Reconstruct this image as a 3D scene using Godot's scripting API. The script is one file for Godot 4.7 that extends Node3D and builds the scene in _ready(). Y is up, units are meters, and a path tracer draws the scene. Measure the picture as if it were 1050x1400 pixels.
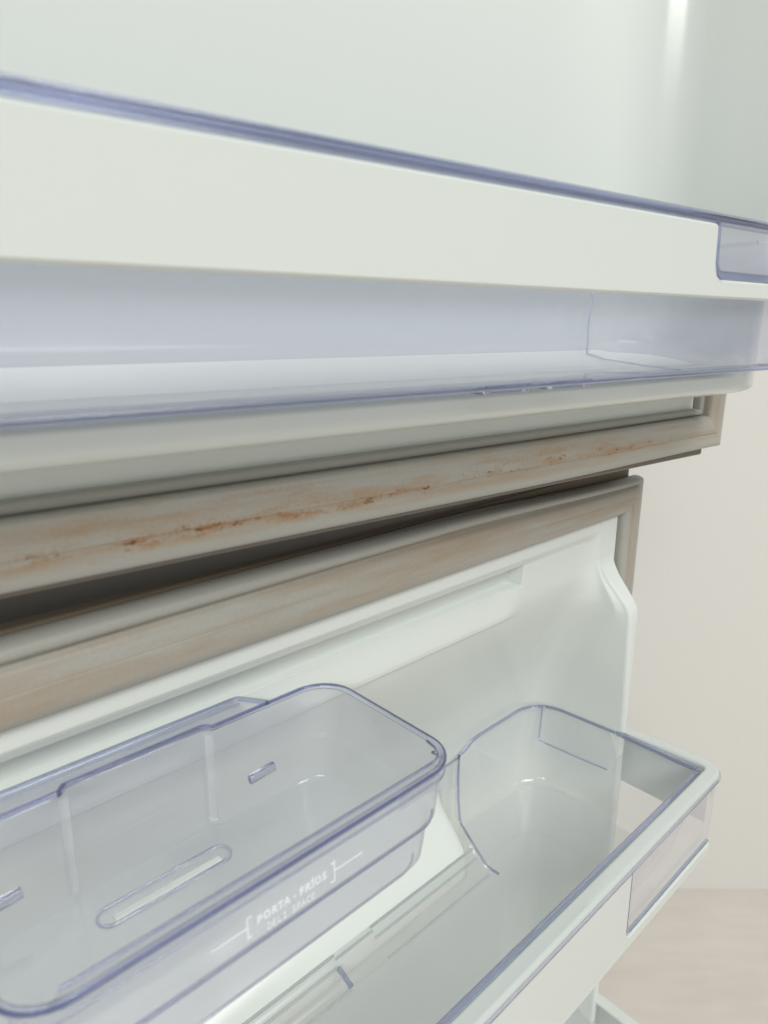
extends Node3D

# ---------------------------------------------------------------- helpers
# Door axes: u runs from the free edge towards the hinge, v is up, n points out of the
# inner face of the door (0 = sealing face of the gasket). Local x = -u, y = v, z = n.

var mat := {}

func pt(u: float, v: float, n: float) -> Vector3:
	return Vector3(-u, v, n)

func commit(verts: PackedVector3Array, idx: PackedInt32Array, uvs := PackedVector2Array(), solid := false, sharp := false) -> ArrayMesh:
	if solid:                                # outward faces run clockwise
		var vol := 0.0
		for i in range(0, idx.size(), 3):
			vol += verts[idx[i]].dot(verts[idx[i + 1]].cross(verts[idx[i + 2]]))
		if vol > 0.0:
			for i in range(0, idx.size(), 3):
				var k := idx[i + 1]
				idx[i + 1] = idx[i + 2]
				idx[i + 2] = k
	if sharp:
		var v2 := PackedVector3Array()
		var u2 := PackedVector2Array()
		var i2 := PackedInt32Array()
		for i in idx.size():
			v2.append(verts[idx[i]])
			if uvs.size():
				u2.append(uvs[idx[i]])
			i2.append(i)
		verts = v2
		uvs = u2
		idx = i2
	var nor := PackedVector3Array()
	nor.resize(verts.size())
	for i in range(0, idx.size(), 3):
		var a := verts[idx[i]]
		var f := (verts[idx[i + 2]] - a).cross(verts[idx[i + 1]] - a)
		for k in 3:
			nor[idx[i + k]] += f
	for i in nor.size():
		nor[i] = nor[i].normalized() if nor[i].length() > 1e-20 else Vector3.UP
	var arr := []
	arr.resize(Mesh.ARRAY_MAX)
	arr[Mesh.ARRAY_VERTEX] = verts
	arr[Mesh.ARRAY_NORMAL] = nor
	arr[Mesh.ARRAY_INDEX] = idx
	if uvs.size() == verts.size():
		arr[Mesh.ARRAY_TEX_UV] = uvs
	var m := ArrayMesh.new()
	m.add_surface_from_arrays(Mesh.PRIMITIVE_TRIANGLES, arr)
	return m

# rows of points joined into a sheet; caps close the first and last row (a solid when wrapped)
func grid(rows: Array, wrap := false, caps := false, solid := false, uv_rows := []) -> ArrayMesh:
	var verts := PackedVector3Array()
	var uvs := PackedVector2Array()
	var idx := PackedInt32Array()
	var c: int = rows[0].size()
	for r in rows.size():
		verts.append_array(rows[r])
		if uv_rows.size():
			uvs.append_array(uv_rows[r])
	for r in rows.size() - 1:
		for k in (c if wrap else c - 1):
			var a := r * c + k
			var b := r * c + (k + 1) % c
			idx.append_array(PackedInt32Array([a, b, b + c, a, b + c, a + c]))
	if caps:
		for end in [0, rows.size() - 1]:
			var mid := Vector3.ZERO
			for p in rows[end]:
				mid += p
			var at := verts.size()
			verts.append_array(rows[end])
			verts.append(mid / c)
			for k in c:
				if end == 0:
					idx.append_array(PackedInt32Array([at + (k + 1) % c, at + k, at + c]))
				else:
					idx.append_array(PackedInt32Array([at + k, at + (k + 1) % c, at + c]))
	return commit(verts, idx, uvs, solid)

func rrect(w: float, h: float, r: float, seg := 4) -> PackedVector2Array:
	var out := PackedVector2Array()
	for q in 4:
		var c := Vector2((w / 2 - r) * (1 if q in [0, 3] else -1), (h / 2 - r) * (1 if q < 2 else -1))
		for k in seg + 1:
			out.append(c + Vector2.from_angle(PI / 2 * (q + float(k) / seg)) * r)
	return out

# a section swept along a path; the section's y stays close to `up`
func sweep(path: PackedVector3Array, section: PackedVector2Array, closed := false, up := Vector3.UP) -> ArrayMesh:
	var rows := []
	var n := path.size()
	for i in n:
		var before := path[(i - 1 + n) % n] if closed or i > 0 else path[i]
		var after := path[(i + 1) % n] if closed or i < n - 1 else path[i]
		var t := (after - before).normalized()
		var d0 := (path[i] - before).normalized() if before != path[i] else t
		var side := t.cross(up).normalized()
		var top := side.cross(t)
		var stretch := 1.0 / maxf(0.5, d0.dot(t))
		var row := PackedVector3Array()
		for s in section:
			row.append(path[i] + side * s.x * stretch + top * s.y)
		rows.append(row)
	if closed:
		rows.append(rows[0])
	return grid(rows, true, not closed, true)

# corners [x, y, radius] joined by straights and fillets, the same number of points for the same number of corners
func fillet(corners: Array, straight := 6, arc := 8, closed := false) -> PackedVector2Array:
	var out := PackedVector2Array()
	var n := corners.size()
	var parts := []
	for i in n:
		var p := Vector2(corners[i][0], corners[i][1])
		if (not closed and (i == 0 or i == n - 1)) or corners[i][2] < 1e-4:
			parts.append(PackedVector2Array([p]))
			continue
		var a := Vector2(corners[(i - 1 + n) % n][0], corners[(i - 1 + n) % n][1])
		var b := Vector2(corners[(i + 1) % n][0], corners[(i + 1) % n][1])
		var da := (a - p).normalized()
		var db := (b - p).normalized()
		var half: float = acos(clampf(da.dot(db), -1, 1)) / 2.0
		var r: float = maxf(corners[i][2], 1e-5)
		var reach := r / tan(half)
		var c := p + (da + db).normalized() * r / sin(half)
		var s := p + da * reach - c
		var e := p + db * reach - c
		var turn := s.angle_to(e)
		var q := PackedVector2Array()
		for k in arc + 1:
			q.append(c + s.rotated(turn * k / arc))
		parts.append(q)
	for i in parts.size():
		out.append_array(parts[i])
		if closed or i < parts.size() - 1:
			var a: Vector2 = parts[i][parts[i].size() - 1]
			var b: Vector2 = parts[(i + 1) % parts.size()][0]
			for k in range(1, straight):
				out.append(a.lerp(b, float(k) / straight))
	return out

func lift(path: PackedVector2Array, v: float) -> PackedVector3Array:
	var out := PackedVector3Array()
	for p in path:
		out.append(pt(p.x, v, p.y))
	return out

# a plate of outline (u, v) between n0 and n1 with a small bevel on the n1 side
func plate(poly: PackedVector2Array, n0: float, n1: float, bevel := 0.0006) -> ArrayMesh:
	var m := poly.size()
	var inner := PackedVector2Array()
	var way := 1.0 if Geometry2D.is_polygon_clockwise(poly) else -1.0
	for i in m:
		var d0 := (poly[i] - poly[(i - 1 + m) % m]).normalized()
		var d1 := (poly[(i + 1) % m] - poly[i]).normalized()
		var nn := (Vector2(d0.y, -d0.x) + Vector2(d1.y, -d1.x))
		nn = nn.normalized() / maxf(0.5, sqrt((1 + d0.dot(d1)) / 2))
		inner.append(poly[i] + nn * bevel * way)
	var rings := [[poly, n0], [poly, n1 - bevel], [poly, n1 - bevel], [inner, n1], [inner, n1]]
	var verts := PackedVector3Array()
	var idx := PackedInt32Array()
	for ring in rings:
		for p in ring[0]:
			verts.append(pt(p.x, p.y, ring[1]))
	for r in [0, 2]:
		for i in m:
			var a: int = r * m + i
			var b: int = r * m + (i + 1) % m
			idx.append_array(PackedInt32Array([a, b, b + m, a, b + m, a + m]))
	var tri := Geometry2D.triangulate_polygon(inner)
	var front := verts.size() - m
	for t in tri:
		idx.append(front + t)
	var back := verts.size()
	for p in poly:
		verts.append(pt(p.x, p.y, n0))
	for i in range(0, tri.size(), 3):
		idx.append_array(PackedInt32Array([back + tri[i], back + tri[i + 2], back + tri[i + 1]]))
	# make each shell agree: face direction by position
	var mid := Vector3.ZERO
	for p in poly:
		mid += pt(p.x, p.y, (n0 + n1) / 2)
	mid /= m
	for i in range(0, idx.size(), 3):
		var a := verts[idx[i]]
		var f := (verts[idx[i + 2]] - a).cross(verts[idx[i + 1]] - a)
		var want := Vector3(0, 0, 1)
		var z := (a.z + verts[idx[i + 1]].z + verts[idx[i + 2]].z) / 3
		var flat := absf(f.normalized().z) > 0.9
		if flat:
			want = Vector3(0, 0, 1) if z > (n0 + n1) / 2 else Vector3(0, 0, -1)
		else:
			var p2 := Vector2(-(a.x + verts[idx[i + 1]].x + verts[idx[i + 2]].x) / 3, (a.y + verts[idx[i + 1]].y + verts[idx[i + 2]].y) / 3)
			var o2 := p2 + Vector2(-f.normalized().x, f.normalized().y) * 0.0002
			want = -f if Geometry2D.is_point_in_polygon(o2, poly) else f
		if f.dot(want) < 0:
			var k := idx[i + 1]
			idx[i + 1] = idx[i + 2]
			idx[i + 2] = k
	return commit(verts, idx)

func build(called: String, mesh: Mesh, m: Material, parent: Node = self) -> MeshInstance3D:
	var o := MeshInstance3D.new()
	o.name = called
	o.mesh = mesh
	o.material_override = m
	parent.add_child(o, true)
	return o

func thing(called: String, label: String, category: String, at: Transform3D, group := "") -> Node3D:
	var o := Node3D.new()
	o.name = called
	o.transform = at
	add_child(o, true)
	o.set_meta("label", label)
	o.set_meta("category", category)
	if group:
		o.set_meta("group", group)
	return o

func srgb(r: int, g: int, b: int, a := 1.0) -> Color:
	return Color(r / 255.0, g / 255.0, b / 255.0, a)

func noise(freq: float, rng: int, octaves := 4) -> FastNoiseLite:
	var f := FastNoiseLite.new()
	f.seed = rng
	f.frequency = freq
	f.noise_type = FastNoiseLite.TYPE_SIMPLEX_SMOOTH
	f.fractal_octaves = octaves
	return f

# ---------------------------------------------------------------- materials
func solid(color: Color, rough: float, spec := 0.5) -> StandardMaterial3D:
	var m := StandardMaterial3D.new()
	m.albedo_color = color
	m.roughness = rough
	m.metallic_specular = spec
	return m

func pane(color: Color, veil: float, rough := 0.04) -> StandardMaterial3D:
	var m := solid(Color(color, veil), rough)
	m.transparency = BaseMaterial3D.TRANSPARENCY_ALPHA
	m.cull_mode = BaseMaterial3D.CULL_DISABLED
	return m

func glass(color: Color, alpha: float, rough := 0.03) -> StandardMaterial3D:
	var m := solid(Color(color, alpha), rough)
	m.refraction_enabled = true
	m.refraction_scale = 0.05
	return m

# the print of stains along a gasket: tan soiling in streaks, rust specks along one line
func gasket_texture(rng: int, rusty: bool) -> ImageTexture:
	var w := 2048
	var h := 96
	var im := Image.create(w, h, false, Image.FORMAT_RGB8)
	var streak := noise(1.0, rng, 5)
	var blotch := noise(1.0, rng + 1, 4)
	var fine := noise(1.0, rng + 2, 3)
	var spots := noise(1.0, rng + 3, 4)
	var clean := srgb(174, 174, 166)
	var tan_ := srgb(165, 150, 130)
	var rust := srgb(148, 98, 52)
	var dark := srgb(92, 54, 26)
	for x in w:
		var u := float(x) / w * 0.63
		for y in h:
			var t := float(y) / h
			var s := streak.get_noise_2d(u * 4.5, t * 2.6)
			var b := blotch.get_noise_2d(u * 26.0, t * 4.5)
			var f := fine.get_noise_2d(u * 420.0, t * 12.0)
			var c := clean.lerp(srgb(158, 154, 146), clampf(0.5 + f * 0.7, 0, 1) * 0.2)
			var soil := smoothstep(0.10, 0.3, t) * (1.0 - smoothstep(0.70, 0.92, t))
			soil *= clampf(0.5 + s * 0.9 + b * 0.35 + f * 0.12, 0, 1)
			c = c.lerp(tan_, soil * 0.95)
			if rusty:
				var along := smoothstep(0.05, 0.12, u) * (1.0 - smoothstep(0.38, 0.45, u))
				var heavy := 0.40 + 0.60 * smoothstep(0.27, 0.32, u)
				var centre := 0.36 + 0.10 * smoothstep(0.30, 0.20, u) + 0.06 * blotch.get_noise_2d(u * 16.0, 40.0)
				var band := exp(-pow((t - centre) / 0.075, 2.0))
				var k := spots.get_noise_2d(u * 40.0, t * 5.0) + f * 0.35
				c = c.lerp(srgb(168, 134, 96), clampf(0.30 + k * 1.2 + b * 0.6, 0, 1) * exp(-pow((t - centre) / 0.13, 2.0)) * along * heavy * 0.62)
				c = c.lerp(rust, clampf((k + 0.02) * 1.8, 0, 1) * band * along * heavy * 0.75)
				var d := spots.get_noise_2d(u * 120.0 + 9.0, t * 10.0)
				c = c.lerp(dark, smoothstep(0.26, 0.42, d) * smoothstep(-0.02, 0.2, k) * band * along * 0.75)
				var up := smoothstep(0.36, 0.5, t) * (1.0 - smoothstep(0.72, 0.9, t)) * along
				c = c.lerp(srgb(168, 144, 116), clampf(b * 1.1 + f * 0.3 + s * 0.5, 0, 1) * up * 0.7)
			im.set_pixel(x, y, c)
	return ImageTexture.create_from_image(im)

func floor_texture() -> ImageTexture:
	var n := 512
	var im := Image.create(n, n, false, Image.FORMAT_RGB8)
	var g := noise(1.0, 77, 5)
	var b := noise(1.0, 78, 3)
	for x in n:
		for y in n:
			var k := g.get_noise_2d(x * 0.012, y * 0.07) * 0.5 + b.get_noise_2d(x * 0.01, y * 0.014) * 0.6
			im.set_pixel(x, y, srgb(228, 221, 213).lerp(srgb(219, 211, 202), clampf(0.45 + k, 0, 1)))
	return ImageTexture.create_from_image(im)

func make_materials() -> void:
	mat.liner = solid(srgb(225, 231, 226), 0.2)
	mat.trim = solid(srgb(217, 223, 218), 0.24)
	mat.cap = solid(srgb(208, 215, 212), 0.1)
	mat.cap.clearcoat_enabled = true
	mat.cap.clearcoat_roughness = 0.05
	mat.shell = solid(srgb(100, 90, 75), 0.5)
	mat.top_trim = solid(srgb(126, 114, 96), 0.5)
	mat.edge_trim = solid(srgb(128, 121, 112), 0.6)
	mat.clear = pane(srgb(206, 211, 224), 0.15)
	mat.clear_tray = pane(srgb(170, 176, 198), 0.28)
	mat.clear_deep = pane(srgb(196, 202, 219), 0.35)
	mat.clear_floor = pane(srgb(196, 201, 208), 0.32)
	mat.clear_base = pane(srgb(160, 168, 187), 0.74)
	mat.clear_lip = pane(srgb(190, 198, 200), 0.22, 0.22)
	mat.clear_rib = pane(srgb(226, 230, 236), 0.22)
	mat.edge = glass(srgb(228, 232, 248), 0.06)
	mat.edge_dark = glass(srgb(202, 208, 233), 0.09)
	mat.edge_navy = glass(srgb(158, 166, 208), 0.16)
	mat.edge_pale = glass(srgb(244, 246, 248), 0.05)
	mat.ink = solid(srgb(240, 242, 244), 0.5)
	mat.wall = solid(srgb(235, 234, 228), 0.85, 0.2)
	var waves := NoiseTexture2D.new()
	waves.width = 256
	waves.height = 256
	waves.seamless = true
	waves.noise = noise(0.012, 41, 2)
	waves.as_normal_map = true
	waves.bump_strength = 4.0
	var smear := NoiseTexture2D.new()
	smear.width = 512
	smear.height = 512
	smear.seamless = true
	smear.noise = noise(0.018, 43, 5)
	var tone := Gradient.new()
	tone.colors = PackedColorArray([Color(0.44, 0.44, 0.44), Color(0.56, 0.56, 0.56)])
	smear.color_ramp = tone
	for k in ["liner", "trim", "cap"]:
		var m: StandardMaterial3D = mat[k]
		m.roughness *= 1.9
		m.roughness_texture = smear
		m.normal_enabled = true
		m.normal_texture = waves
		m.normal_scale = 0.02
		m.uv1_triplanar = true
		m.uv1_scale = Vector3.ONE * 3.0
	var handled := Gradient.new()
	handled.colors = PackedColorArray([Color(0.16, 0.16, 0.16), Color(0.2, 0.2, 0.2), Color(0.32, 0.32, 0.32)])
	handled.offsets = PackedFloat32Array([0.3, 0.5, 0.75])
	var film := NoiseTexture2D.new()
	film.width = 512
	film.height = 512
	film.seamless = true
	film.noise = noise(0.014, 61, 5)
	film.color_ramp = handled
	for k in ["clear", "clear_tray", "clear_deep", "clear_floor", "clear_base"]:
		var m: StandardMaterial3D = mat[k]
		m.roughness = 0.25
		m.roughness_texture = film
		m.uv1_triplanar = true
		m.uv1_scale = Vector3.ONE * 5.0
	var grain := NoiseTexture2D.new()
	grain.width = 256
	grain.height = 256
	grain.seamless = true
	grain.noise = noise(0.05, 5, 4)
	mat.wall.roughness_texture = grain
	mat.wall.uv1_triplanar = true
	mat.wall.uv1_scale = Vector3.ONE * 6.0
	mat.floor = solid(Color.WHITE, 0.45)
	mat.floor.albedo_texture = floor_texture()
	mat.floor.uv1_triplanar = true
	mat.floor.uv1_scale = Vector3.ONE * 0.9
	for k in [["gasket_rusty", 11, true], ["gasket_soiled", 31, false]]:
		var m := solid(Color.WHITE, 0.5)
		m.albedo_texture = gasket_texture(k[1], k[2])
		m.texture_repeat = true
		mat[k[0]] = m

# ---------------------------------------------------------------- doors
# one horizontal cut of a liner: flange at f, dike front at h, back wall at b, then columns along the back
func liner_cut(v: float, f: float, h: float, b: float, inner: float, draft: float, radius: float, cols: Array, bump: Callable) -> PackedVector3Array:
	var o := PackedVector3Array()
	o.append(pt(0.0280, v, f - 0.008))
	o.append(pt(0.0282, v, f - 0.0006))
	o.append(pt(0.0287, v, f))
	var r := clampf((h - f) / 2, 0.0002, 0.0035)
	o.append(pt(0.0293, v, f + minf(r, 0.0015) * 0.2))
	o.append(pt(0.0298, v, lerpf(f, h - r, 0.5)))
	for k in 6:
		var a := PI / 2 * k / 5.0
		o.append(pt(0.030 + r - cos(a) * r, v, h - r + sin(a) * r))
	for k in 6:
		var a := PI / 2 * k / 5.0
		o.append(pt(inner - r + sin(a) * r, v, h - r + cos(a) * r))
	var ry := minf(radius, (h - b) * 0.75)
	for k in range(1, 5):
		o.append(pt(inner + draft * k / 5.0, v, lerpf(h - r, b + ry, k / 5.0)))
	for k in 13:
		var a := PI / 2 * k / 12.0
		o.append(pt(inner + draft + radius - cos(a) * radius, v, b + ry - sin(a) * ry))
	for u in cols:
		o.append(pt(u, v, b + bump.call(u, v)))
	return o

func curve_at(points: Array, x: float) -> float:      # piecewise smooth: [[x, y], ...] with x falling
	for i in points.size() - 1:
		if x >= points[i + 1][0]:
			var t: float = clampf((points[i][0] - x) / (points[i][0] - points[i + 1][0]), 0, 1)
			return lerpf(points[i][1], points[i + 1][1], t)
	return points[points.size() - 1][1]

# a mitred frame of gasket: profile points [w, n], w measured from the outer edge inwards
func gasket(width: float, height: float, up: float, profile: Array, bow: Callable) -> ArrayMesh:
	# corners of the outer edge; `up` is +1 when the frame rises from v = 0, -1 when it hangs below
	var rows := []
	var uvr := []
	var sides := [[Vector2(0, 0), Vector2(width, 0), Vector2(0, up)], [Vector2(width, 0), Vector2(width, up * height), Vector2(-1, 0)],
		[Vector2(width, up * height), Vector2(0, up * height), Vector2(0, -up)], [Vector2(0, up * height), Vector2(0, 0), Vector2(1, 0)]]
	var verts := PackedVector3Array()
	var uvs := PackedVector2Array()
	var idx := PackedInt32Array()
	for s in 4:
		var a: Vector2 = sides[s][0]
		var b: Vector2 = sides[s][1]
		var inn: Vector2 = sides[s][2]
		var t := (b - a).normalized()
		var len := (b - a).length()
		var start := verts.size()
		var count := 61
		var m := profile.size()
		for i in count:
			for k in m:
				var w: float = profile[k][0]
				var x := lerpf(w, len - w, float(i) / (count - 1))
				var p := a + t * x + inn * w
				if s == 0:
					p.y += bow.call(x, w)
				verts.append(pt(p.x, p.y, profile[k][1]))
				uvs.append(Vector2((x if s == 0 else x - len + 0.61) / 0.63, w / 0.0255))
		for i in count - 1:
			for k in m - 1:
				var q := start + i * m + k
				idx.append_array(PackedInt32Array([q, q + 1, q + m + 1, q, q + m + 1, q + m]))
	return commit(verts, idx, uvs)

func box_shell(u0: float, u1: float, v0: float, v1: float, n0: float, n1: float, r: float) -> ArrayMesh:
	var path := PackedVector3Array([pt(u0, (v0 + v1) / 2, (n0 + n1) / 2), pt(u1, (v0 + v1) / 2, (n0 + n1) / 2)])
	return sweep(path, rrect(n1 - n0, v1 - v0, r))

# the outer skin of a door: a back slab and four edge walls round the foam
func shell(d: Node3D, v0: float, v1: float) -> void:
	build("door_shell", box_shell(0.006, 0.625, v0, v1, -0.082, -0.064, 0.003), mat.shell, d)
	build("shell_edge", box_shell(0.0035, 0.6245, v1 - 0.010, v1 - 0.0012, -0.0645, -0.0185, 0.003), mat.shell, d)
	build("shell_edge", box_shell(0.0035, 0.6245, v0 + 0.0012, v0 + 0.010, -0.0645, -0.0185, 0.003), mat.shell, d)
	build("shell_edge", box_shell(0.0062, 0.0160, v0 + 0.008, v1 - 0.008, -0.0645, -0.0125, 0.003), mat.shell, d)
	build("shell_edge", box_shell(0.6150, 0.6248, v0 + 0.008, v1 - 0.008, -0.0645, -0.0125, 0.003), mat.shell, d)

func upper_door(at: Transform3D) -> void:
	var d := thing("refrigerator_door", "upper open refrigerator door, white lined, with a rust stained gasket along its lower edge", "refrigerator door", at)
	shell(d, -0.0095, 0.72)
	var cols := []
	for k in 40:
		cols.append(0.105 + 0.505 * k / 39.0)
	var rows := []
	var vs := [0.0215, 0.024, 0.028, 0.032, 0.0345, 0.036, 0.0372, 0.038, 0.0388, 0.0398, 0.041, 0.0425, 0.044, 0.046, 0.049, 0.0505, 0.052, 0.054, 0.057, 0.062, 0.07]
	for k in range(1, 25):
		vs.append(0.07 + 0.62 * k / 24.0)
	var flat := func(_u: float, _v: float) -> float: return 0.0
	for v in vs:
		var lip: float = clampf((v - 0.036) / 0.008, 0, 1)
		var front: float = -0.0075 + 0.0375 * sqrt(1.0 - pow(1.0 - lip, 2.0))
		var deep: float = smoothstep(0.050, 0.066, v)
		var back: float = lerpf(front, -0.047, deep)
		var h: float = front
		rows.append(liner_cut(v, -0.0075, h, back, 0.038, 0.005, 0.042, cols, flat))
	build("liner", grid(rows), mat.liner, d)
	# the profile of a worn soft gasket: flared outer lip, faint ribs, rolled inner edge
	var prof := [[0.0005, -0.0125], [0.0, -0.006], [0.0004, -0.0016], [0.0014, -0.0002], [0.0040, 0.0004], [0.0092, 0.0008], [0.0097, 0.0004], [0.0101, 0.0006], [0.0105, 0.0012], [0.0158, 0.0014], [0.0161, 0.0012], [0.0164, 0.0014], [0.0200, 0.0012],
		[0.0212, 0.0008], [0.0217, -0.0012], [0.0218, -0.0046], [0.0224, -0.0048], [0.0228, -0.0030], [0.0250, -0.0034], [0.0262, -0.0046], [0.0266, -0.0125]]
	var bow := func(x: float, w: float) -> float: return -0.0022 * smoothstep(0.0, 0.2, x) * (1 - w / 0.03)
	build("gasket", gasket(0.615, 0.66, 1.0, prof, bow), mat.gasket_rusty, d)
	build("edge_trim", box_shell(0.0015, 0.62, -0.0074, 0.0020, -0.0186, -0.0124, 0.0014), mat.edge_trim, d)

func lower_door(at: Transform3D) -> void:
	var d := thing("refrigerator_door", "lower open refrigerator door, white moulded inside, its grey gasket soiled tan", "refrigerator door", at)
	shell(d, -0.93, 0.0045)
	build("edge_trim", box_shell(0.003, 0.62, -0.006, 0.0072, -0.0200, -0.0126, 0.0014), mat.top_trim, d)
	var cols := [0.088, 0.095, 0.105, 0.115, 0.122, 0.127, 0.130, 0.1325, 0.1340, 0.1346, 0.1350, 0.1355, 0.1360, 0.1365, 0.1370, 0.138, 0.139, 0.141, 0.1435, 0.147, 0.151, 0.155, 0.159, 0.163, 0.167, 0.172, 0.178]
	for k in range(1, 34):
		cols.append(0.178 + 0.43 * k / 33.0)
	# the back wall leans inwards below the flange
	var lean := [[-0.0200, -0.0045], [-0.0330, -0.0050], [-0.0335, -0.0056], [-0.0342, -0.0056], [-0.0348, -0.0062], [-0.0385, -0.0085],
		[-0.0530, -0.0090], [-0.062, -0.0098], [-0.068, -0.0112], [-0.075, -0.0138], [-0.083, -0.0172], [-0.092, -0.0214], [-0.102, -0.0264], [-0.113, -0.0318], [-0.125, -0.0374], [-0.138, -0.0430], [-0.152, -0.0484], [-0.168, -0.0535], [-0.190, -0.0583], [-0.25, -0.0605], [-0.93, -0.0605]]
	var front := [[-0.0200, -0.0045], [-0.056, -0.0045], [-0.060, -0.0030], [-0.066, 0.0015], [-0.084, 0.0165], [-0.089, 0.0190], [-0.096, 0.0200], [-0.93, 0.0200]]
	var bump := func(u: float, v: float) -> float:
		var k := 0.0
		# long finger recess, closed at the free-edge end
		var in_u := smoothstep(0.1346, 0.1365, u)
		k -= 0.0105 * in_u * smoothstep(-0.0380, -0.0390, v) * (1.0 - smoothstep(-0.0518, -0.0526, v))
		# the strip under it comes forward again down to a low step
		k -= 0.0048 * smoothstep(0.1330, 0.1560, u) * smoothstep(-0.0518, -0.0526, v) * (1.0 - smoothstep(-0.0526, -0.0740, v))
		k -= 0.0025 * in_u * smoothstep(-0.0518, -0.0522, v) * (1.0 - smoothstep(-0.0526, -0.0530, v))
		k += 0.0009 * smoothstep(0.1300, 0.1480, u) * smoothstep(-0.0640, -0.0730, v) * (1.0 - smoothstep(-0.0740, -0.0750, v))
		# ledge that carries the rear of the bins
		var ledge := smoothstep(0.150, 0.172, u)
		var rise := smoothstep(-0.195, -0.247, v)
		k += ledge * 0.046 * pow(rise, 1.4) * (1.0 - smoothstep(-0.256, -0.285, v))
		return k
	var vs := []
	for v in [0.0205, 0.022, 0.025, 0.029, 0.0320, 0.0330, 0.0335, 0.0342, 0.0348, 0.0365, 0.0376, 0.0380, 0.0385, 0.0390, 0.0395, 0.0400, 0.0405, 0.042, 0.045, 0.048, 0.0505, 0.0518, 0.0522, 0.0526, 0.0530, 0.0534, 0.0538, 0.0546,
		0.058, 0.061, 0.064, 0.067, 0.070, 0.0715, 0.0732, 0.0737, 0.0742, 0.0747, 0.0752, 0.0757, 0.077, 0.079, 0.082, 0.084, 0.0855, 0.087, 0.089, 0.092, 0.096, 0.102, 0.108, 0.113, 0.119, 0.125, 0.131, 0.138, 0.145, 0.152, 0.16, 0.175, 0.188, 0.195, 0.2, 0.205, 0.21, 0.215, 0.22, 0.224, 0.228, 0.232,
		0.236, 0.24, 0.244, 0.248, 0.252, 0.256, 0.26, 0.265, 0.28, 0.3, 0.34, 0.4, 0.5, 0.6, 0.7, 0.8, 0.9]:
		vs.append(-v)
	var rows := []
	for v in vs:
		var b := curve_at(lean, v)
		var h := maxf(curve_at(front, v), b)
		rows.append(liner_cut(v, -0.0045, h, b, curve_at([[-0.02, 0.0500], [-0.058, 0.0490], [-0.09, 0.0440], [-0.18, 0.0370], [-0.93, 0.0370]], v), 0.0035, 0.030, cols, bump))
	build("liner", grid(rows), mat.liner, d)
	var prof := [[0.0010, -0.0125], [-0.0004, -0.0090], [0.0, -0.0050], [0.0010, -0.0018], [0.0026, -0.0006], [0.0044, -0.0012], [0.0054, -0.0034], [0.0062, -0.0038], [0.0070, -0.0016], [0.0084, 0.0002], [0.0130, 0.0008],
		[0.0134, 0.0005], [0.0138, 0.0006], [0.0142, 0.0011], [0.0176, 0.0010], [0.0179, 0.0008], [0.0182, 0.0010], [0.0200, 0.0008], [0.0222, 0.0002], [0.0238, -0.0016], [0.0246, -0.0040], [0.0250, -0.0110]]
	var bow := func(x: float, w: float) -> float: return 0.0064 * smoothstep(0.0, 0.22, x) * (1 - w / 0.026)
	build("gasket", gasket(0.615, 0.90, -1.0, prof, bow), mat.gasket_soiled, d)

# ---------------------------------------------------------------- clear bins
# a clear wall: top path and bottom path in plan, v of the top per point, rounded foot onto the floor
func clear_wall(top: PackedVector2Array, bottom: PackedVector2Array, v_top: Callable, v_bot: float, foot: float) -> ArrayMesh:
	var rows := []
	var n := top.size()
	for r in 12:
		var row := PackedVector3Array()
		for i in n:
			var vt: float = v_top.call(top[i])
			if r < 6:
				var t := r / 5.0
				row.append(pt(lerpf(top[i].x, bottom[i].x, t), lerpf(vt, v_bot + foot, t), lerpf(top[i].y, bottom[i].y, t)))
			else:
				var a := PI / 2 * (r - 5) / 6.0
				var before := bottom[maxi(i - 1, 0)]
				var after := bottom[mini(i + 1, n - 1)]
				var side := (after - before).normalized().orthogonal()
				if side.dot(Vector2(0.3, 0.015) - bottom[i]) < 0:
					side = -side
				var p := bottom[i] + side * foot * (1 - cos(a))
				row.append(pt(p.x, v_bot + foot * (1 - sin(a)), p.y))
		rows.append(row)
	return grid(rows)

func floor_sheet(outline: PackedVector2Array, v: float) -> ArrayMesh:
	var verts := PackedVector3Array()
	var idx := Geometry2D.triangulate_polygon(outline)
	for p in outline:
		verts.append(pt(p.x, v, p.y))
	return commit(verts, idx)

func inset(path: PackedVector2Array, by: float) -> PackedVector2Array:
	var out := PackedVector2Array()
	var n := path.size()
	for i in n:
		var side := (path[mini(i + 1, n - 1)] - path[maxi(i - 1, 0)]).normalized().orthogonal()
		if side.dot(Vector2(0.3, 0.015) - path[i]) < 0:
			side = -side
		out.append(path[i] + side * by)
	return out

func bead(path: PackedVector3Array, w: float, h: float, closed := false, up := Vector3.UP) -> ArrayMesh:
	return sweep(path, rrect(w, h, minf(w, h) * 0.4, 3), closed, up)

# the outline (u, v) of a white trim band with an open notch at its free-edge end
func notched(u_end: float, u_notch: float, u_far: float, v_top: float, v_lip: float, v_bot: float, r: float) -> PackedVector2Array:
	return fillet([[u_far, v_bot, 0.0], [u_far, v_top, 0.0], [u_notch, v_top, 0.0014], [u_notch - r * 0.25, v_lip, r], [u_end, v_lip, 0.0014], [u_end, v_bot, 0.0014]], 2, 8, true)

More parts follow.
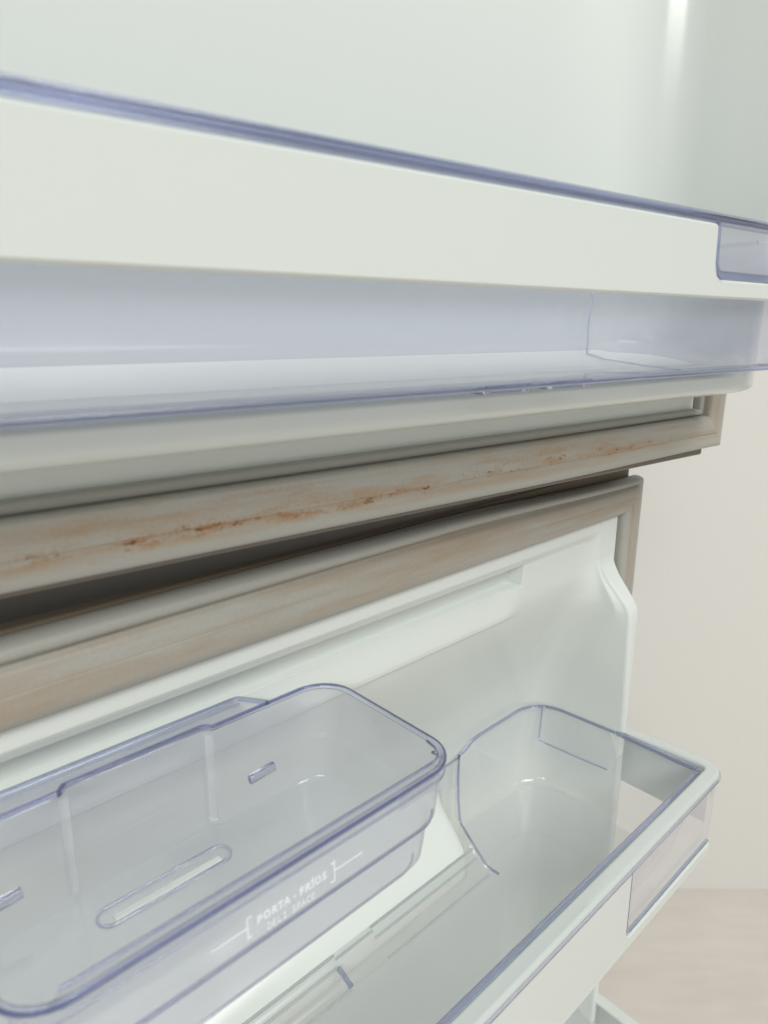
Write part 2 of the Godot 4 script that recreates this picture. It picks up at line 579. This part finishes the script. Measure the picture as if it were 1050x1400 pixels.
func upper_bin(at: Transform3D) -> void:
	var b := thing("door_bin", "long clear bin with a white front band on the upper door, above the rusty gasket", "door bin", at, "bins on the refrigerator doors")
	var top := fillet([[0.60, -0.041, 0], [0.0560, -0.041, 0.036], [0.0500, 0.0310, 0.01], [0.027, 0.0340, 0.004], [0.027, 0.058, 0.012], [0.60, 0.058, 0]], 8, 8)
	var bot := fillet([[0.60, -0.037, 0], [0.062, -0.037, 0.036], [0.056, 0.031, 0.01], [0.040, 0.034, 0.004], [0.038, 0.053, 0.012], [0.60, 0.053, 0]], 8, 8)
	var vt := func(p: Vector2) -> float: return 0.121
	build("clear_wall", clear_wall(top, bot, vt, 0.056, 0.006), mat.clear_deep, b)
	build("clear_floor", floor_sheet(inset(bot, 0.006), 0.056), mat.clear_base, b)
	# thick rim: front flange and thinner back rim
	var front := fillet([[0.027, 0.033, 0], [0.027, 0.0555, 0.010], [0.60, 0.0555, 0]], 10, 8)
	build("rim", sweep(lift(front, 0.1222), rrect(0.0085, 0.0034, 0.0012, 3)), mat.edge, b)
	build("rim_line", sweep(lift(inset(front, -0.0036), 0.1212), rrect(0.0012, 0.0016, 0.0004, 3)), mat.edge_dark, b)
	build("rim_line", sweep(lift(inset(front, 0.0040), 0.1236), rrect(0.0012, 0.0012, 0.0004, 3)), mat.edge_dark, b)
	build("rim_foot", sweep(lift(inset(front, -0.0030), 0.1194), rrect(0.0020, 0.0014, 0.0004, 3)), mat.edge, b)
	var back := fillet([[0.60, -0.041, 0], [0.0560, -0.041, 0.036], [0.050, 0.030, 0]], 10, 8)
	build("rim", bead(lift(back, 0.121), 0.0024, 0.0022), mat.edge, b)
	build("front_band", plate(notched(0.030, 0.154, 0.60, 0.1186, 0.0965, 0.0888, 0.007), 0.0588, 0.0628, 0.0009), mat.trim, b)
	# clear grip that fills the notch, with its thick end
	var grip := PackedVector3Array()
	for p in fillet([[0.1515, 0.1195, 0], [0.1500, 0.0985, 0.0065], [0.032, 0.0985, 0]], 6, 10):
		grip.append(pt(p.x, p.y, 0.0606))
	build("grip_edge", bead(grip, 0.0040, 0.0022, false, Vector3.BACK), mat.edge_dark, b)
	build("grip", plate(PackedVector2Array([Vector2(0.1485, 0.1200), Vector2(0.1485, 0.0995), Vector2(0.032, 0.0995), Vector2(0.032, 0.1200)]), 0.0592, 0.0606, 0.0004), mat.clear, b)
	# foot edge, rear rib and the two bosses under the floor
	build("floor_edge", bead(lift(fillet([[0.044, 0.034, 0], [0.044, 0.0505, 0.010], [0.60, 0.0505, 0]], 10, 8), 0.0556), 0.0030, 0.0022), mat.edge_dark, b)
	build("rib", bead(PackedVector3Array([pt(0.104, 0.0990, -0.0350), pt(0.108, 0.078, -0.0335), pt(0.112, 0.0620, -0.0300), pt(0.120, 0.0595, -0.012), pt(0.136, 0.0580, 0.022), pt(0.149, 0.0575, 0.049)]), 0.0010, 0.0010), mat.edge_dark, b)
	for u in [0.225, 0.262]:
		build("boss", plate(PackedVector2Array([Vector2(u - 0.012, 0.0530), Vector2(u + 0.012, 0.0530), Vector2(u + 0.012, 0.0548), Vector2(u - 0.012, 0.0548)]), 0.040, 0.0475, 0.0003), mat.edge, b)

func lower_bin(at: Transform3D) -> void:
	var b := thing("door_bin", "deep clear bin with notched white front band, under the small tray", "door bin", at, "bins on the refrigerator doors")
	var top := fillet([[0.143, -0.0535, 0], [0.0425, -0.0545, 0.027], [0.0385, 0.0130, 0.02], [0.0265, 0.020, 0.006], [0.0265, 0.0800, 0.010], [0.60, 0.0800, 0]], 10, 8)
	var bot := fillet([[0.143, -0.0515, 0], [0.0490, -0.0490, 0.032], [0.0490, 0.0130, 0.02], [0.0500, 0.020, 0.006], [0.0500, 0.0740, 0.010], [0.60, 0.0740, 0]], 10, 8)
	var vt := func(p: Vector2) -> float:
		return -0.1905 - (0.008 * smoothstep(0.118, 0.142, p.x) if p.y < 0 else 0.0)
	build("clear_wall", clear_wall(top, bot, vt, -0.251, 0.007), mat.clear, b)
	var pit := inset(bot, 0.007)
	pit.append_array(PackedVector2Array([Vector2(0.60, -0.002), Vector2(0.164, -0.002), Vector2(0.155, -0.018), Vector2(0.146, -0.040)]))
	build("clear_floor", floor_sheet(pit, -0.251), mat.clear_floor, b)
	# rim round the deep end, dropping at its open edge, and down along that edge onto the floor
	var path := PackedVector3Array()
	var rim2 := fillet([[0.1385, -0.0535, 0], [0.0425, -0.0545, 0.027], [0.0378, 0.0140, 0]], 10, 8)
	for p in rim2:
		path.append(pt(p.x, -0.1900 - 0.007 * pow(smoothstep(0.115, 0.1385, p.x), 1.5), p.y))
	build("rim", bead(path, 0.0022, 0.0022), mat.edge_dark, b)
	var drop := PackedVector3Array([pt(0.1392, -0.1975, -0.0528), pt(0.1400, -0.215, -0.0520), pt(0.1408, -0.232, -0.0505), pt(0.1415, -0.2470, -0.0480), pt(0.1425, -0.2500, -0.0450), pt(0.1475, -0.2502, -0.0340), pt(0.1535, -0.2502, -0.0215), pt(0.1580, -0.2503, -0.0110), pt(0.1595, -0.2505, -0.0040), pt(0.1590, -0.2507, 0.002)])
	build("open_edge", bead(drop, 0.0014, 0.0016, false, Vector3(1, 0, 0.3)), mat.edge_dark, b)
	build("rear_strip", grid([lift(PackedVector2Array([Vector2(0.1385, -0.0530), Vector2(0.20, -0.0530)]), -0.1985), lift(PackedVector2Array([Vector2(0.1385, -0.0525), Vector2(0.20, -0.0525)]), -0.222)]), mat.clear, b)
	build("rear_edge", bead(PackedVector3Array([pt(0.139, -0.1985, -0.0530), pt(0.20, -0.1985, -0.0530)]), 0.0014, 0.0014), mat.edge_dark, b)
	# low stepped lip along the ledge
	var lip := PackedVector2Array()
	for q in [[-0.0195, -0.2385], [-0.0165, -0.2400], [-0.0135, -0.2440], [-0.0080, -0.2452], [-0.0030, -0.2470], [-0.0010, -0.2505]]:
		lip.append(Vector2(q[0], q[1]))
	var rows := []
	for u in [0.163, 0.166, 0.20, 0.256, 0.262, 0.284, 0.30, 0.35, 0.60]:
		var row := PackedVector3Array()
		for q in lip:
			row.append(pt(u, q.y + (0.003 if u < 0.164 else 0.0), q.x))
		rows.append(row)
	build("rear_lip", grid(rows), mat.clear_lip, b)
	for q in [[-0.0168, -0.2392, 0.0016], [-0.0125, -0.2440, 0.0016], [-0.0012, -0.2495, 0.0014]]:
		build("lip_bead", bead(PackedVector3Array([pt(0.165, q[1], q[0]), pt(0.258, q[1], q[0])]), q[2], q[2]), mat.clear_lip, b)
		build("lip_bead", bead(PackedVector3Array([pt(0.286, q[1], q[0]), pt(0.60, q[1], q[0])]), q[2], q[2]), mat.clear_lip, b)
	build("lip_block", bead(PackedVector3Array([pt(0.286, -0.2445, -0.0125), pt(0.286, -0.2485, -0.0012)]), 0.0030, 0.0030), mat.edge_dark, b)
	build("lip_bead", bead(PackedVector3Array([pt(0.258, -0.2405, -0.0150), pt(0.286, -0.2405, -0.0150)]), 0.0014, 0.0014), mat.clear_lip, b)
	build("floor_tab", bead(PackedVector3Array([pt(0.199, -0.2503, 0.044), pt(0.213, -0.2503, 0.054)]), 0.0012, 0.0012), mat.edge, b)
	# join line of the side wall
	build("side_seam", bead(PackedVector3Array([pt(0.0480, -0.1915, -0.0440), pt(0.0500, -0.2195, -0.0440), pt(0.0470, -0.2195, -0.0100), pt(0.0455, -0.2185, 0.0145)]), 0.0011, 0.0011, false, Vector3(-0.9, 0.1, 0.4)), mat.edge_dark, b)
	# white band: side, capped top, notched front
	build("side_band", plate(PackedVector2Array([Vector2(0.0, 0.0), Vector2(0.066, 0.0), Vector2(0.066, -0.044), Vector2(0.0, -0.044)]), 0.0, 0.0022, 0.0006), mat.trim, b).transform = Transform3D(Basis(Vector3(0, 0, -1), Vector3.UP, Vector3(1, 0, 0)), Vector3(-0.0252, -0.1925, 0.0145))
	var cap := fillet([[0.0300, 0.0125, 0], [0.0262, 0.0845, 0.0105], [0.60, 0.0845, 0]], 10, 8)
	build("rim_cap", sweep(lift(cap, -0.1900), rrect(0.0100, 0.0048, 0.0023, 5)), mat.cap, b)
	build("rim", bead(lift(fillet([[0.0365, 0.0150, 0], [0.0365, 0.0772, 0.004], [0.60, 0.0772, 0]], 10, 8), -0.1902), 0.0030, 0.0040), mat.edge_dark, b)
	build("cap_edge", bead(lift(fillet([[0.0240, 0.0135, 0], [0.0205, 0.0900, 0.0155], [0.60, 0.0900, 0]], 10, 8), -0.1917), 0.0014, 0.0020), mat.edge, b)
	build("front_band", plate(notched(0.0300, 0.1500, 0.60, -0.1928, -0.2460, -0.2545, 0.006), 0.0845, 0.0885, 0.0009), mat.trim, b)
	var grip := PackedVector3Array()
	for p in fillet([[0.1478, -0.1960, 0], [0.1468, -0.2440, 0.005], [0.0320, -0.2440, 0]], 6, 10):
		grip.append(pt(p.x, p.y, 0.0868))
	build("grip_edge", bead(grip, 0.0016, 0.0020, false, Vector3.BACK), mat.edge, b)
	build("grip", plate(PackedVector2Array([Vector2(0.1465, -0.1940), Vector2(0.1465, -0.2440), Vector2(0.030, -0.2440), Vector2(0.030, -0.1940)]), 0.0845, 0.0868, 0.0005), mat.clear, b)

func lowest_bin(at: Transform3D) -> void:
	var b := thing("door_bin", "white rimmed end of the bin lower down, below the notched front band", "door bin", at, "bins on the refrigerator doors")
	var top := fillet([[0.60, -0.050, 0], [0.050, -0.050, 0.02], [0.0305, 0.0130, 0.02], [0.0265, 0.020, 0.006], [0.0265, 0.0800, 0.010], [0.60, 0.0800, 0]], 6, 6)
	var bot := fillet([[0.60, -0.046, 0], [0.056, -0.046, 0.02], [0.0490, 0.0130, 0.02], [0.0500, 0.020, 0.006], [0.0500, 0.0740, 0.010], [0.60, 0.0740, 0]], 6, 6)
	var vt := func(_p: Vector2) -> float: return -0.451
	build("clear_wall", clear_wall(top, bot, vt, -0.511, 0.007), mat.clear, b)
	build("clear_floor", floor_sheet(inset(bot, 0.007), -0.511), mat.clear_floor, b)
	var cap := fillet([[0.0300, 0.0125, 0], [0.0300, 0.0835, 0.0085], [0.60, 0.0835, 0]], 8, 8)
	build("rim_cap", sweep(lift(cap, -0.4505), rrect(0.0100, 0.0040, 0.0017, 4)), mat.trim, b)
	build("side_band", plate(PackedVector2Array([Vector2(0.0, 0.0), Vector2(0.066, 0.0), Vector2(0.066, -0.044), Vector2(0.0, -0.044)]), 0.0, 0.0022, 0.0006), mat.trim, b).transform = Transform3D(Basis(Vector3(0, 0, -1), Vector3.UP, Vector3(1, 0, 0)), Vector3(-0.0252, -0.4530, 0.0145))
	build("front_band", plate(notched(0.0300, 0.1500, 0.60, -0.4533, -0.5065, -0.5150, 0.006), 0.0845, 0.0885, 0.0009), mat.trim, b)

func deli_tray(at: Transform3D) -> void:
	var t := thing("deli_tray", "small clear tray printed PORTA-FRIOS hanging inside the lower door", "tray", at * Transform3D(Basis().scaled(Vector3.ONE * 0.8945), pt(0.0500, 0.0111, 0.0242)))
	var jog := [[0.452, -0.0255, 0.012], [0.4125, -0.0255, 0.0012], [0.4095, -0.0288, 0.0012], [0.3490, -0.0288, 0.0016], [0.3455, -0.0255, 0.0016], [0.2790, -0.0255, 0.018], [0.2790, 0.0655, 0.018], [0.455, 0.0655, 0.018], [0.455, -0.0255, 0.012]]
	var plan := func(by: float, front: float) -> PackedVector2Array:
		var c := []
		for q in jog.slice(1, 9):
			var p := Vector2(q[0], q[1])
			if p.y > 0: p.y -= front
			else: p.y += by * 0.2
			if p.x < 0.29: p.x += by
			if p.x > 0.45: p.x -= by
			c.append([p.x, p.y, q[2]])
		return fillet(c, 8, 8, true)
	# wall with its step, then a rounded foot
	var rows := []
	for q in [[-0.0712, 0.0, 0.0], [-0.085, 0.0008, 0.0010], [-0.0962, 0.0014, 0.0020], [-0.0972, 0.0018, 0.0026], [-0.0978, 0.0032, 0.0042], [-0.0990, 0.0036, 0.0046], [-0.108, 0.0042, 0.0054], [-0.1180, 0.0050, 0.0064], [-0.1204, 0.0062, 0.0078], [-0.1215, 0.0088, 0.0106]]:
		rows.append(lift(plan.call(q[1], q[2]), q[0]))
	build("clear_wall", grid(rows, true), mat.clear_tray, t)
	build("clear_floor", floor_sheet(plan.call(0.0088, 0.0106), -0.1215), mat.clear_tray, t)
	build("rim", bead(lift(plan.call(0.0, 0.0), -0.0705), 0.0026, 0.0026, true), mat.edge, t)
	build("rim_line", bead(lift(plan.call(-0.0008, -0.0011), -0.0700), 0.0011, 0.0013, true), mat.edge_navy, t)
	# inner edge of the broad front flange
	build("rim", bead(lift(fillet([[0.2800, 0.0470, 0], [0.2822, 0.0598, 0.010], [0.440, 0.0598, 0]], 8, 8), -0.0712), 0.0010, 0.0012), mat.edge_dark, t)
	build("front_flange", grid([lift(PackedVector2Array([Vector2(0.287, 0.0645), Vector2(0.445, 0.0645)]), -0.0706), lift(PackedVector2Array([Vector2(0.291, 0.0598), Vector2(0.440, 0.0598)]), -0.0714)]), mat.clear_tray, t)
	build("under_rim", bead(lift(fillet([[0.2805, 0.052, 0], [0.2805, 0.0664, 0.015], [0.452, 0.0664, 0]], 8, 8), -0.0745), 0.0012, 0.0010), mat.edge, t)
	var step := fillet([[0.2818, 0.038, 0], [0.2818, 0.0628, 0.018], [0.452, 0.0632, 0]], 8, 8)
	build("step_line", bead(lift(step.slice(12), -0.0974), 0.0012, 0.0010), mat.edge_dark, t)
	var foot := fillet([[0.2872, 0.034, 0], [0.2872, 0.0568, 0.018], [0.448, 0.0575, 0]], 8, 8)
	build("foot_line", bead(lift(foot.slice(12), -0.1210), 0.0010, 0.0010), mat.edge, t)
	# rear tab
	var tab := fillet([[0.3155, -0.0262, 0], [0.3245, -0.0395, 0.003], [0.452, -0.0395, 0]], 8, 6)
	build("rear_tab", bead(lift(tab, -0.0700), 0.0022, 0.0022), mat.edge_dark, t)
	build("tab_sheet", grid([lift(PackedVector2Array([Vector2(0.3165, -0.0268), Vector2(0.452, -0.0268)]), -0.0706), lift(PackedVector2Array([Vector2(0.3245, -0.0388), Vector2(0.452, -0.0388)]), -0.0706)]), mat.clear_tray, t)
	build("tab_line", bead(PackedVector3Array([pt(0.325, -0.0712, -0.0362), pt(0.452, -0.0712, -0.0362)]), 0.0010, 0.0010), mat.edge, t)
	for u in [0.3472, 0.4110]:
		build("corner_rib", bead(PackedVector3Array([pt(u, -0.0735, -0.0262), pt(u + 0.0004, -0.095, -0.0262), pt(u + 0.0010, -0.1185, -0.0258)]), 0.0042, 0.0024, false, Vector3(0, 0, 1)), mat.clear_rib, t)
	# hooks on the back wall
	for u in [0.3215, 0.4375]:
		build("hook", bead(PackedVector3Array([pt(u - 0.007, -0.1050, -0.0245), pt(u + 0.007, -0.1060, -0.0245)]), 0.0032, 0.0048), mat.edge, t)
	# slot in the floor: ring and inner bar
	var ring := PackedVector3Array()
	for k in 40:
		var a := TAU * k / 40.0
		var p := Vector2(cos(a), sin(a)) * 0.0052
		ring.append(pt((0.4045 if p.x > 0 else 0.3565) + p.x, -0.1207, -0.0065 + p.y))
	build("floor_slot", bead(ring, 0.0012, 0.0014, true), mat.edge, t)
	build("slot_bar", bead(PackedVector3Array([pt(0.357, -0.1211, -0.0045), pt(0.404, -0.1211, -0.0045)]), 0.0034, 0.0012), mat.trim, t)
	# printing on the front
	var print_on := func(words: String, size: float, u: float, v: float, weight: int) -> void:
		var m := TextMesh.new()
		var f := SystemFont.new()
		f.font_names = PackedStringArray(["Droid Sans" if weight > 500 else "Droid Sans Mono"])
		f.font_weight = weight
		m.font = f
		m.text = words
		m.font_size = 32
		m.pixel_size = 0.0002
		m.depth = 0.0002
		m.pixel_size *= size / m.get_aabb().size.x
		build("lettering", m, mat.ink, t).position = pt(u, v, front_n(v) + 0.0003)
	print_on.call("PORTA - FRÍOS", 0.0292, 0.3653, -0.0863, 700)
	print_on.call("DELI SPACE", 0.0200, 0.3657, -0.0923, 400)
	for s in [-1.0, 1.0]:
		var u: float = 0.3653 + s * 0.0184
		for bar in [[u, -0.0870, 0.0006, 0.0092], [u - s * 0.0008, -0.0826, 0.0018, 0.0006], [u - s * 0.0008, -0.0914, 0.0018, 0.0006], [u + s * 0.0067, -0.0868, 0.0134, 0.0005]]:
			var m := BoxMesh.new()
			m.size = Vector3(bar[2], bar[3], 0.0002)
			build("printed_bracket", m, mat.ink, t).position = pt(bar[0], bar[1], front_n(bar[1]) + 0.0004)

func front_n(v: float) -> float:
	return 0.0655 - 0.0020 * clampf((-0.0712 - v) / 0.025, 0, 1)

func ceiling_lamp(label: String, at: Vector3, size: Vector2, energy: float) -> void:
	var lamp := thing("ceiling_lamp", label, "lamp", Transform3D(Basis(), at))
	var panel := BoxMesh.new()
	panel.size = Vector3(size.x, 0.03, size.y)
	var glow := solid(Color.WHITE, 0.6)
	glow.emission_enabled = true
	glow.emission = Color(1, 1, 0.99)
	glow.emission_energy_multiplier = 1.5
	build("lamp_panel", panel, glow, lamp)
	var area := AreaLight3D.new()
	area.name = "lamp_glow"
	area.area_size = size
	area.area_range = 8.0
	area.light_energy = energy
	area.light_color = Color(1, 1, 0.99)
	area.shadow_enabled = true
	area.position = Vector3(0, -0.02, 0)
	area.rotation.x = -PI / 2
	lamp.add_child(area)

# ---------------------------------------------------------------- scene
func _ready() -> void:
	var eye := Vector3(0, 1.1, 0)
	var cam := Camera3D.new()
	cam.name = "camera"
	cam.fov = 73.94
	cam.near = 0.02
	cam.far = 30.0
	var lens := CameraAttributesPhysical.new()
	lens.frustum_focal_length = 15.94
	lens.frustum_focus_distance = 0.40
	lens.frustum_near = 0.02
	lens.frustum_far = 30.0
	lens.exposure_aperture = 8.0
	cam.attributes = lens
	cam.position = eye
	cam.rotation.x = -atan(251.0 / 930.0)
	add_child(cam)
	cam.make_current()
	cam.fov = 73.94
	var env := Environment.new()
	env.background_mode = Environment.BG_COLOR
	env.background_color = Color(0.35, 0.355, 0.36).linear_to_srgb()
	env.tonemap_mode = Environment.TONE_MAPPER_LINEAR
	env.tonemap_exposure = 1.13
	env.sdfgi_enabled = true
	env.ssao_enabled = true
	env.ssil_enabled = true
	var we := WorldEnvironment.new()
	we.environment = env
	add_child(we)
	make_materials()

	# ceiling panel lamps that light the doors, above and behind the camera
	ceiling_lamp("square white ceiling panel lamp above the open doors", Vector3(1.05, 2.55, 0.55), Vector2(0.9, 0.9), 2.0)
	ceiling_lamp("long narrow white ceiling lamp farther out in front of the doors", Vector3(-0.35, 2.60, 2.7), Vector2(1.4, 0.6), 5.6)

	# the wall and the floor behind the doors
	var slab := BoxMesh.new()
	slab.size = Vector3(12.0, 3.0, 0.1)
	var wall := build("wall", slab, mat.wall)
	wall.position = Vector3(0.8, 1.5, -1.136 - 0.05)
	wall.set_meta("kind", "structure")
	wall.set_meta("label", "plain pale greige wall behind the refrigerator doors")
	var ground := BoxMesh.new()
	ground.size = Vector3(12.0, 0.1, 8.0)
	var fl := build("floor", ground, mat.floor)
	fl.position = Vector3(0.8, -0.05, 2.86)
	fl.set_meta("kind", "structure")
	fl.set_meta("label", "light wood toned floor at the foot of the wall")

	# door frames: a door of 63 cm on each, both swung on one hinge line
	var low := Transform3D(Basis(Vector3.UP, deg_to_rad(90.0 - 47.33)), Vector3(0.19301, 0.99463, -0.48945))
	var high := Transform3D(Basis(Vector3.UP, deg_to_rad(90.0 - 52.70)), Vector3(0.22554, 1.02395, -0.45076))
	upper_door(high)
	lower_door(low)
	upper_bin(high)
	lower_bin(low)
	deli_tray(low)
	lowest_bin(low)
